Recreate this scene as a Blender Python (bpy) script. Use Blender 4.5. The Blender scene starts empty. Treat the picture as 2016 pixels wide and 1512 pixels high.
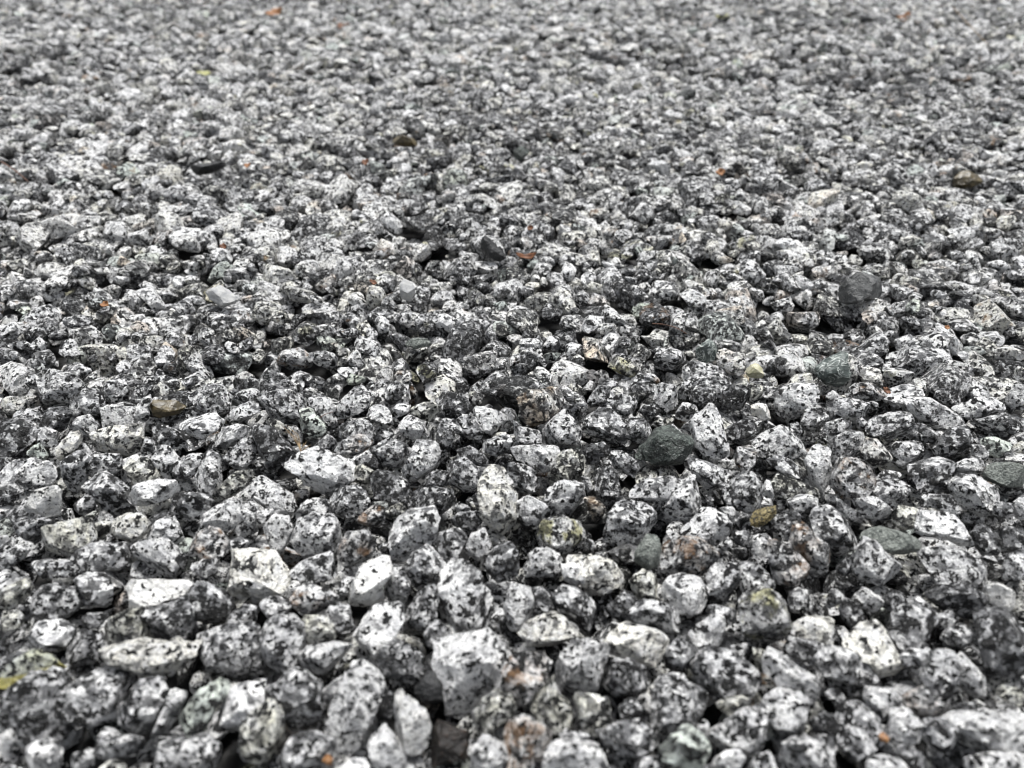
import bpy, bmesh, math, random
import numpy as np

# ------------------------------------------------------------------ camera, sky, light, exposure
F_PX, CX, CY = 1514.0, 1008.0, 756.0          # photograph: 2016 x 1512 px, phone wide lens
PITCH = math.radians(33.6)                    # looking down at the gravel
CAM_H = 0.153                                 # lens about 15 cm above the gravel surface
scene = bpy.context.scene
col = scene.collection

cam_data = bpy.data.cameras.new('camera')
cam = bpy.data.objects.new('camera', cam_data)
col.objects.link(cam)
cam.location = (0.0, 0.0, CAM_H)
cam.rotation_euler = (math.pi / 2 - PITCH, 0.0, 0.0)
cam_data.sensor_fit = 'HORIZONTAL'
cam_data.sensor_width = 36.0
cam_data.lens = F_PX / 2016.0 * 36.0
cam_data.clip_start = 0.005
cam_data.clip_end = 400.0
cam_data.dof.use_dof = True
cam_data.dof.focus_distance = 0.272
cam_data.dof.aperture_fstop = (cam_data.lens / 1000.0) / 0.0020   # a 2 mm pupil, as in a phone
scene.camera = cam

SUN_EL, SUN_AZ = math.radians(75), math.radians(20)   # high soft sun behind cloud, ahead of the camera
world = bpy.data.worlds.new('World')
scene.world = world
world.use_nodes = True
wn, wl = world.node_tree.nodes, world.node_tree.links
bg = wn['Background']
sky = wn.new('ShaderNodeTexSky')
sky.sky_type = 'NISHITA'
sky.sun_disc = False
sky.sun_elevation = SUN_EL
sky.sun_rotation = SUN_AZ
sky.air_density = 1.0
sky.dust_density = 3.0
hsv = wn.new('ShaderNodeHueSaturation')
hsv.inputs['Saturation'].default_value = 0.24          # overcast: the cloud sheet greys the blue
wl.new(sky.outputs['Color'], hsv.inputs['Color'])
wl.new(hsv.outputs['Color'], bg.inputs['Color'])
bg.inputs['Strength'].default_value = 0.05

sun_data = bpy.data.lights.new('sun', 'SUN')
sun_data.energy = 1.5
sun_data.angle = math.radians(18)
sun_data.color = (1.0, 0.992, 0.98)
sun = bpy.data.objects.new('sun', sun_data)
col.objects.link(sun)
sun.rotation_euler = (math.pi / 2 - SUN_EL, 0.0, math.pi - SUN_AZ)
sun.location = (0.5, 1.0, 2.0)

vs = scene.view_settings
vs.view_transform = 'Standard'
vs.look = 'None'
vs.exposure = 1.88
vs.gamma = 1.0
vs.use_curve_mapping = False
scene.cycles.max_bounces = 4
scene.cycles.diffuse_bounces = 2
scene.cycles.glossy_bounces = 2
scene.cycles.use_adaptive_sampling = True
scene.cycles.filter_width = 1.15

RNG = np.random.default_rng(20240611)
random.seed(7)

# ------------------------------------------------------------------ helpers
CAM = np.array([0.0, 0.0, CAM_H])
RIGHT = np.array([1.0, 0.0, 0.0])
UP = np.array([0.0, math.sin(PITCH), math.cos(PITCH)])
FWD = np.array([0.0, math.cos(PITCH), -math.sin(PITCH)])

def on_plane(px, py, z=0.0):
    """photo pixel -> point on the level z; also the depth along the view axis"""
    d = FWD + (px - CX) / F_PX * RIGHT - (py - CY) / F_PX * UP
    t = (z - CAM_H) / d[2]
    return CAM + t * d, t

def project(p):
    v = np.asarray(p) - CAM
    zc = v @ FWD
    return CX + F_PX * (v @ RIGHT) / zc, CY - F_PX * (v @ UP) / zc, zc

def tag(o, label=None, cat=None, group=None, kind=None):
    if label: o['label'] = label
    if cat: o['category'] = cat
    if group: o['group'] = group
    if kind: o['kind'] = kind
    return o

ICO = {}
def ico(level):
    if level not in ICO:
        bm = bmesh.new()
        bmesh.ops.create_icosphere(bm, subdivisions=level, radius=1.0)
        bm.verts.ensure_lookup_table()
        v = np.array([x.co[:] for x in bm.verts])
        v /= np.linalg.norm(v, axis=1)[:, None]
        f = np.array([[y.index for y in x.verts] for x in bm.faces])
        bm.free()
        ICO[level] = (v, f)
    return ICO[level]

def waves(p, scale, rng, n=7):
    """cheap smooth noise in numpy, about -1..1"""
    k = rng.normal(size=(n, 3)) * scale
    ph = rng.uniform(0, 6.283, n)
    return np.sin(p @ k.T + ph).sum(1) / math.sqrt(n) * 0.9

def mesh_from(name, v, f, smooth=True, attrs=None, crisp=None):
    me = bpy.data.meshes.new(name)
    nv, nf = len(v), len(f)
    me.vertices.add(nv)
    me.vertices.foreach_set('co', np.ascontiguousarray(v, dtype=np.float32).ravel())
    me.loops.add(nf * 3)
    me.loops.foreach_set('vertex_index', np.ascontiguousarray(f, dtype=np.int32).ravel())
    me.polygons.add(nf)
    me.polygons.foreach_set('loop_start', np.arange(0, nf * 3, 3, dtype=np.int32))
    me.polygons.foreach_set('use_smooth', np.full(nf, smooth) if np.isscalar(smooth) else smooth)
    for an, val in (attrs or {}).items():
        a = me.attributes.new(an, 'FLOAT_COLOR', 'POINT')
        val = np.asarray(val, dtype=np.float32)
        if val.ndim == 1:
            val = np.tile(val, (nv, 1))
        a.data.foreach_set('color', np.ascontiguousarray(val).ravel())
    me.update(calc_edges=True)
    me.validate()
    if crisp:
        me.set_sharp_from_angle(angle=math.radians(crisp))      # broken edges stay crisp
    return me

# ------------------------------------------------------------------ materials (all procedural)
class NT:
    def __init__(self, name):
        self.m = bpy.data.materials.new(name)
        self.m.use_nodes = True
        self.t = self.m.node_tree
        self.n, self.l = self.t.nodes, self.t.links
        self.bsdf = self.n['Principled BSDF']
    def put(self, sock, v):
        if v is None: return
        if hasattr(v, 'is_linked'): self.l.new(v, sock)
        else: sock.default_value = v
    def math(self, op, a, b=None, c=None, clamp=False):
        x = self.n.new('ShaderNodeMath'); x.operation = op; x.use_clamp = clamp
        for i, v in enumerate((a, b, c)):
            self.put(x.inputs[i], v)
        return x.outputs[0]
    def vmath(self, op, a, b=None, scale=None):
        x = self.n.new('ShaderNodeVectorMath'); x.operation = op
        self.put(x.inputs[0], a); self.put(x.inputs[1], b)
        if scale is not None: self.put(x.inputs['Scale'], scale)
        return x.outputs[0]
    def noise(self, vec, scale, detail=3.0, rough=0.55, lac=2.0, dist=0.0):
        x = self.n.new('ShaderNodeTexNoise')
        self.put(x.inputs['Vector'], vec)
        x.inputs['Scale'].default_value = scale
        x.inputs['Detail'].default_value = detail
        x.inputs['Roughness'].default_value = rough
        x.inputs['Lacunarity'].default_value = lac
        x.inputs['Distortion'].default_value = dist
        return x.outputs['Fac'], x.outputs['Color']
    def voro(self, vec, scale, feature='F1', rnd=1.0):
        x = self.n.new('ShaderNodeTexVoronoi'); x.feature = feature
        self.put(x.inputs['Vector'], vec)
        x.inputs['Scale'].default_value = scale
        x.inputs['Randomness'].default_value = rnd
        return x
    def sep(self, c):
        x = self.n.new('ShaderNodeSeparateColor'); self.put(x.inputs[0], c)
        return x.outputs[0], x.outputs[1], x.outputs[2]
    def step(self, v, a, b, lo=0.0, hi=1.0):
        x = self.n.new('ShaderNodeMapRange'); x.interpolation_type = 'SMOOTHSTEP'
        self.put(x.inputs[0], v)
        self.put(x.inputs[1], a); self.put(x.inputs[2], b)
        x.inputs[3].default_value = lo; x.inputs[4].default_value = hi
        return x.outputs[0]
    def mix(self, fac, a, b, mode='MIX'):
        x = self.n.new('ShaderNodeMix'); x.data_type = 'RGBA'; x.blend_type = mode
        self.put(x.inputs[0], fac)
        self.put(x.inputs[6], a if hasattr(a, 'is_linked') else (*a, 1))
        self.put(x.inputs[7], b if hasattr(b, 'is_linked') else (*b, 1))
        return x.outputs[2]
    def attr(self, name):
        x = self.n.new('ShaderNodeAttribute'); x.attribute_name = name
        r, g, b = self.sep(x.outputs['Color'])
        return r, g, b, x.outputs['Alpha']
    def bump(self, h, dist, strength=1.0):
        x = self.n.new('ShaderNodeBump')
        x.inputs['Strength'].default_value = strength
        x.inputs['Distance'].default_value = dist
        self.l.new(h, x.inputs['Height'])
        self.l.new(x.outputs['Normal'], self.bsdf.inputs['Normal'])
    def out(self, color=None, rough=None, spec=None):
        self.put(self.bsdf.inputs['Base Color'], color if color is None or hasattr(color, 'is_linked') else (*color, 1))
        self.put(self.bsdf.inputs['Roughness'], rough)
        self.put(self.bsdf.inputs['Specular IOR Level'], spec)
        return self.m
    def mm(self, seed=None):
        tc = self.n.new('ShaderNodeTexCoord')
        p = self.vmath('SCALE', tc.outputs['Object'], scale=1000.0)
        if seed is not None:
            cx = self.n.new('ShaderNodeCombineXYZ')
            for i, k in enumerate((977.0, 1531.0, 613.0)):
                self.l.new(self.math('MULTIPLY', seed, k), cx.inputs[i])
            p = self.vmath('ADD', p, cx.outputs[0])
        return p

def granite_material(name='granite', band=False):
    """white feldspar, grey quartz, black mica; per stone: darkness, cream, rust, seed / green, moss, yellow, tan"""
    k = NT(name)
    dark, cream, rust, seed = k.attr('stone')
    green, moss, yellow, tan = k.attr('stain')
    p = k.mm(seed)
    p = k.vmath('SCALE', p, scale=k.math('ADD', 0.78, k.math('MULTIPLY', k.math('FRACT', k.math('MULTIPLY', seed, 7.31)), 0.68)))
    _, w = k.noise(p, 0.55, 2.0)
    p2 = k.vmath('ADD', p, k.vmath('SCALE', k.vmath('SUBTRACT', w, (0.5, 0.5, 0.5)), scale=1.5))
    A, _ = k.noise(p, 0.17, 2.0)
    B, _ = k.noise(p2, 0.34, 4.0, 0.62)
    C, _ = k.noise(p2, 0.50, 2.5, 0.55)
    V = k.voro(p2, 0.42)
    v1, v2, v3 = k.sep(V.outputs['Color'])
    # feldspar
    white = k.mix(k.step(v2, 0.1, 0.9), (0.64, 0.642, 0.645), (0.90, 0.90, 0.885))
    white = k.mix(k.math('MULTIPLY', cream, k.step(B, 0.38, 0.58)), white, (0.86, 0.84, 0.77))
    FN, _ = k.noise(p2, 1.15, 2.5, 0.6)          # fine translucent mottling
    white = k.mix(k.math('MULTIPLY', k.step(k.math('ADD', FN, k.math('MULTIPLY', dark, 0.06)), 0.47, 0.63), 0.6), white, (0.24, 0.242, 0.25))
    # quartz, grey and glassy
    gq = k.math('ADD', k.math('MULTIPLY', B, 0.85), k.math('MULTIPLY', v1, 0.22))
    gq = k.math('ADD', gq, k.math('MULTIPLY', dark, 0.12))
    gfac = k.step(gq, 0.475, 0.62)
    c1 = k.mix(k.math('MULTIPLY', gfac, 0.9), white, k.mix(v3, (0.030, 0.031, 0.033), (0.150, 0.152, 0.157)))
    # mica: clumps and single flakes
    bq = k.math('ADD', C, k.math('MULTIPLY', k.math('SUBTRACT', A, 0.5), 0.36))
    bq = k.math('ADD', bq, k.math('MULTIPLY', k.math('SUBTRACT', v3, 0.5), 0.07))
    bq = k.math('ADD', bq, k.math('MULTIPLY', dark, 0.085))
    bfac = k.step(bq, 0.52, 0.566)
    V2 = k.voro(p2, 0.62)
    f1, f2, f3 = k.sep(V2.outputs['Color'])
    fl = k.math('MULTIPLY', k.step(V2.outputs['Distance'], 0.42, 0.30), k.step(k.math('ADD', f1, k.math('MULTIPLY', dark, 0.3)), 0.76, 0.79))
    V3 = k.voro(p2, 1.35)
    g1, g2, g3 = k.sep(V3.outputs['Color'])
    fl2 = k.math('MULTIPLY', k.step(V3.outputs['Distance'], 0.42, 0.30), k.step(g1, 0.86, 0.88))
    # pale grains caught inside the mica clumps
    pg = k.math('MULTIPLY', k.step(V3.outputs['Distance'], 0.50, 0.36), k.step(g2, 0.66, 0.70))
    bfac = k.math('MULTIPLY', bfac, k.math('SUBTRACT', 1.0, k.math('MULTIPLY', pg, 0.85)))
    bf = k.math('MAXIMUM', bfac, k.math('MAXIMUM', fl, fl2))
    c2 = k.mix(bf, c1, k.mix(f2, (0.006, 0.006, 0.006), (0.018, 0.018, 0.018)))
    # weathering with shapes of its own
    S, _ = k.noise(p, 0.11, 3.0, 0.6)
    S2, _ = k.noise(p, 0.3, 4.0, 0.65)
    rm = k.math('MULTIPLY', rust, k.step(k.math('ADD', S, k.math('MULTIPLY', S2, 0.6)), 0.86, 0.95), clamp=True)
    c3 = k.mix(k.math('MULTIPLY', rm, 0.55), c2, k.mix(S2, (0.24, 0.10, 0.035), (0.36, 0.25, 0.14)), 'MIX')
    tm = k.math('MULTIPLY', tan, k.step(S, 0.42, 0.58), clamp=True)
    c3 = k.mix(k.math('MULTIPLY', tm, 0.75), c3, (0.80, 0.64, 0.50), 'MULTIPLY')
    mm_ = k.math('MULTIPLY', moss, k.step(S, 0.50, 0.62), clamp=True)
    c3 = k.mix(k.math('MULTIPLY', mm_, 0.9), c3, (0.66, 0.64, 0.36), 'MULTIPLY')
    om = k.math('MULTIPLY', yellow, k.step(S2, 0.34, 0.58), clamp=True)
    c3 = k.mix(om, c3, (0.95, 0.935, 0.83), 'MULTIPLY')
    c3 = k.mix(green, c3, (0.78, 0.85, 0.80), 'MULTIPLY')
    if band:        # a seam of yellow epidote along one side of the chip
        tc = k.n.new('ShaderNodeTexCoord')
        sx = k.n.new('ShaderNodeSeparateXYZ'); k.l.new(tc.outputs['Object'], sx.inputs[0])
        yy = k.math('ADD', k.math('MULTIPLY', sx.outputs[1], 1000.0), k.math('MULTIPLY', S2, 3.0))
        yy = k.math('ADD', yy, k.math('MULTIPLY', sx.outputs[0], -220.0))
        c3 = k.mix(k.math('MULTIPLY', k.step(yy, 1.9, 1.2), 0.85), c3, k.mix(B, (0.42, 0.36, 0.05), (0.60, 0.56, 0.22)))
    # relief
    R1, _ = k.noise(p, 0.50, 5.0, 0.68)
    VR = k.voro(p, 0.34)
    k.bump(k.math('ADD', R1, k.math('MULTIPLY', VR.outputs['Distance'], -0.22)), 0.0030, 1.0)
    rough = k.math('ADD', 0.10, k.math('MULTIPLY', S2, 0.34))
    return k.out(c3, rough, 0.36)

def plain_stone(name, c_a, c_b, c_fleck=None, scale=0.35, rough=0.5, vein=None, bump=0.0005, fleck=0.62):
    k = NT(name)
    p = k.mm()
    n1, _ = k.noise(p, scale, 5.0, 0.62, dist=0.5)
    n2, _ = k.noise(p, scale * 4, 4.0, 0.6)
    c = k.mix(k.step(n1, 0.36, 0.64), c_a, c_b)
    if c_fleck:
        c = k.mix(k.step(n2, fleck, fleck + 0.05), c, c_fleck)
    if vein:
        v = k.math('ABSOLUTE', k.math('SUBTRACT', k.noise(p, scale * 0.8, 3.0, 0.5, dist=1.5)[0], 0.5))
        c = k.mix(k.math('MULTIPLY', k.step(v, 0.035, 0.004), 0.7), c, vein)
    k.bump(k.math('ADD', n1, k.math('MULTIPLY', n2, 0.5)), bump, 0.9)
    return k.out(c, rough, 0.5)

def litter_material(name, c_a, c_b, rough=0.6):
    k = NT(name)
    p = k.mm()
    n1, _ = k.noise(p, 0.5, 4.0, 0.6)
    k.bump(n1, 0.0004, 0.6)
    return k.out(k.mix(k.step(n1, 0.35, 0.65), c_a, c_b), rough, 0.3)

M = {
    'granite': granite_material(),
    'y': granite_material('yellow_seamed_granite', True),
    'P': plain_stone('lichened_stone', (0.26, 0.25, 0.15), (0.46, 0.44, 0.33), (0.06, 0.06, 0.04), scale=0.4),
    'k': plain_stone('charcoal_stone', (0.010, 0.0105, 0.011), (0.026, 0.0265, 0.027), rough=0.38, bump=0.0012),
    'K': plain_stone('grey_slate', (0.045, 0.047, 0.047), (0.11, 0.112, 0.11), (0.03, 0.03, 0.03), rough=0.5, bump=0.0012),
    'l': plain_stone('light_grey_stone', (0.27, 0.275, 0.28), (0.36, 0.36, 0.35), rough=0.6, bump=0.0003),
    'g': plain_stone('bottle_green_stone', (0.011, 0.0145, 0.0125), (0.068, 0.080, 0.071), (0.22, 0.245, 0.225), scale=0.33, rough=0.34, bump=0.0032, fleck=0.585, vein=(0.16, 0.19, 0.165)),
    'v': plain_stone('veined_green_stone', (0.022, 0.030, 0.027), (0.085, 0.102, 0.094), scale=0.25, rough=0.45, vein=(0.45, 0.48, 0.45)),
    'G': plain_stone('grey_green_stone', (0.072, 0.083, 0.074), (0.185, 0.20, 0.18), (0.04, 0.045, 0.04), scale=0.4, rough=0.4, bump=0.0022, fleck=0.57, vein=(0.33, 0.35, 0.32)),
    'n': plain_stone('rusty_brown_stone', (0.006, 0.005, 0.0045), (0.017, 0.013, 0.010), (0.075, 0.034, 0.016), scale=0.3, rough=0.4, bump=0.0016, fleck=0.63),
    'N': plain_stone('olive_brown_stone', (0.030, 0.023, 0.010), (0.10, 0.078, 0.036), scale=0.2, rough=0.32, bump=0.0007),
    'Y': plain_stone('mustard_stone', (0.15, 0.115, 0.04), (0.27, 0.225, 0.11), (0.022, 0.02, 0.012), scale=0.4, rough=0.45, fleck=0.50, bump=0.002),
    'R': plain_stone('amber_stone', (0.16, 0.07, 0.025), (0.28, 0.15, 0.06), scale=0.5, rough=0.35),
    'orange_leaf': litter_material('orange_leaf', (0.17, 0.07, 0.025), (0.27, 0.14, 0.065)),
    'brown_leaf': litter_material('brown_leaf', (0.06, 0.024, 0.011), (0.14, 0.058, 0.026)),
    'pale_leaf': litter_material('pale_leaf', (0.26, 0.26, 0.10), (0.38, 0.38, 0.2)),
    'straw': litter_material('straw', (0.09, 0.06, 0.03), (0.24, 0.17, 0.09), 0.45),
    'twig': litter_material('twig', (0.06, 0.03, 0.02), (0.14, 0.075, 0.05), 0.5),
}

def ground_material():
    k = NT('ground_grit_gap_shade')
    p = k.mm()
    V = k.voro(p, 0.085)
    r, g, b = k.sep(V.outputs['Color'])
    n1, _ = k.noise(p, 0.5, 4.0, 0.6)
    c = k.mix(k.step(n1, 0.48, 0.56), (0.04, 0.039, 0.037), (0.012, 0.012, 0.012))  # dark grit, blackened to stand in for the shade deep between chips
    c = k.mix(k.step(V.outputs['Distance'], 0.35, 0.6), c, (0.012, 0.012, 0.012))
    # past the loose chips built one by one, the same chippings as a surface
    sp = k.mix(k.step(n1, 0.44, 0.56), (0.80, 0.80, 0.79), (0.05, 0.05, 0.05))
    sp = k.mix(k.math('MULTIPLY', r, 0.55), sp, (0.08, 0.08, 0.082))
    sp = k.mix(k.step(V.outputs['Distance'], 0.45, 0.75), sp, (0.015, 0.015, 0.015))  # shade in the gaps between these chippings, put into the colour
    xy = k.n.new('ShaderNodeSeparateXYZ'); k.l.new(p, xy.inputs[0])
    wide = k.math('SUBTRACT', k.math('ABSOLUTE', xy.outputs[0]), k.math('ADD', 150.0, k.math('MULTIPLY', k.math('MAXIMUM', xy.outputs[1], 0.0), 0.63)))
    out_ = k.math('MAXIMUM', k.math('MAXIMUM', wide, k.math('SUBTRACT', xy.outputs[1], 1370.0)), k.math('SUBTRACT', -40.0, xy.outputs[1]))
    c = k.mix(k.step(out_, 0.0, 10.0), c, sp)
    k.bump(k.math('SUBTRACT', 1.0, V.outputs['Distance']), 0.006, 1.0)
    return k.out(c, 0.6, 0.3)
M['ground'] = ground_material()

# ------------------------------------------------------------------ ground sheet under the chippings, out to the horizon
GROUND_Z = -0.0165
gv, gf = [], []
n = 24
for i in range(n + 1):
    for j in range(n + 1):
        s = lambda q: math.copysign(abs(q) ** 3 * 120.0, q)
        gv.append((s(i / n * 2 - 1), s(j / n * 2 - 1), GROUND_Z))
for i in range(n):
    for j in range(n):
        a = i * (n + 1) + j
        gf += [(a, a + n + 1, a + n + 2), (a, a + n + 2, a + 1)]
ground = bpy.data.objects.new('ground', mesh_from('ground', np.array(gv), np.array(gf)))
ground.data.materials.append(M['ground'])
col.objects.link(ground)
tag(ground, kind='structure')

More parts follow.
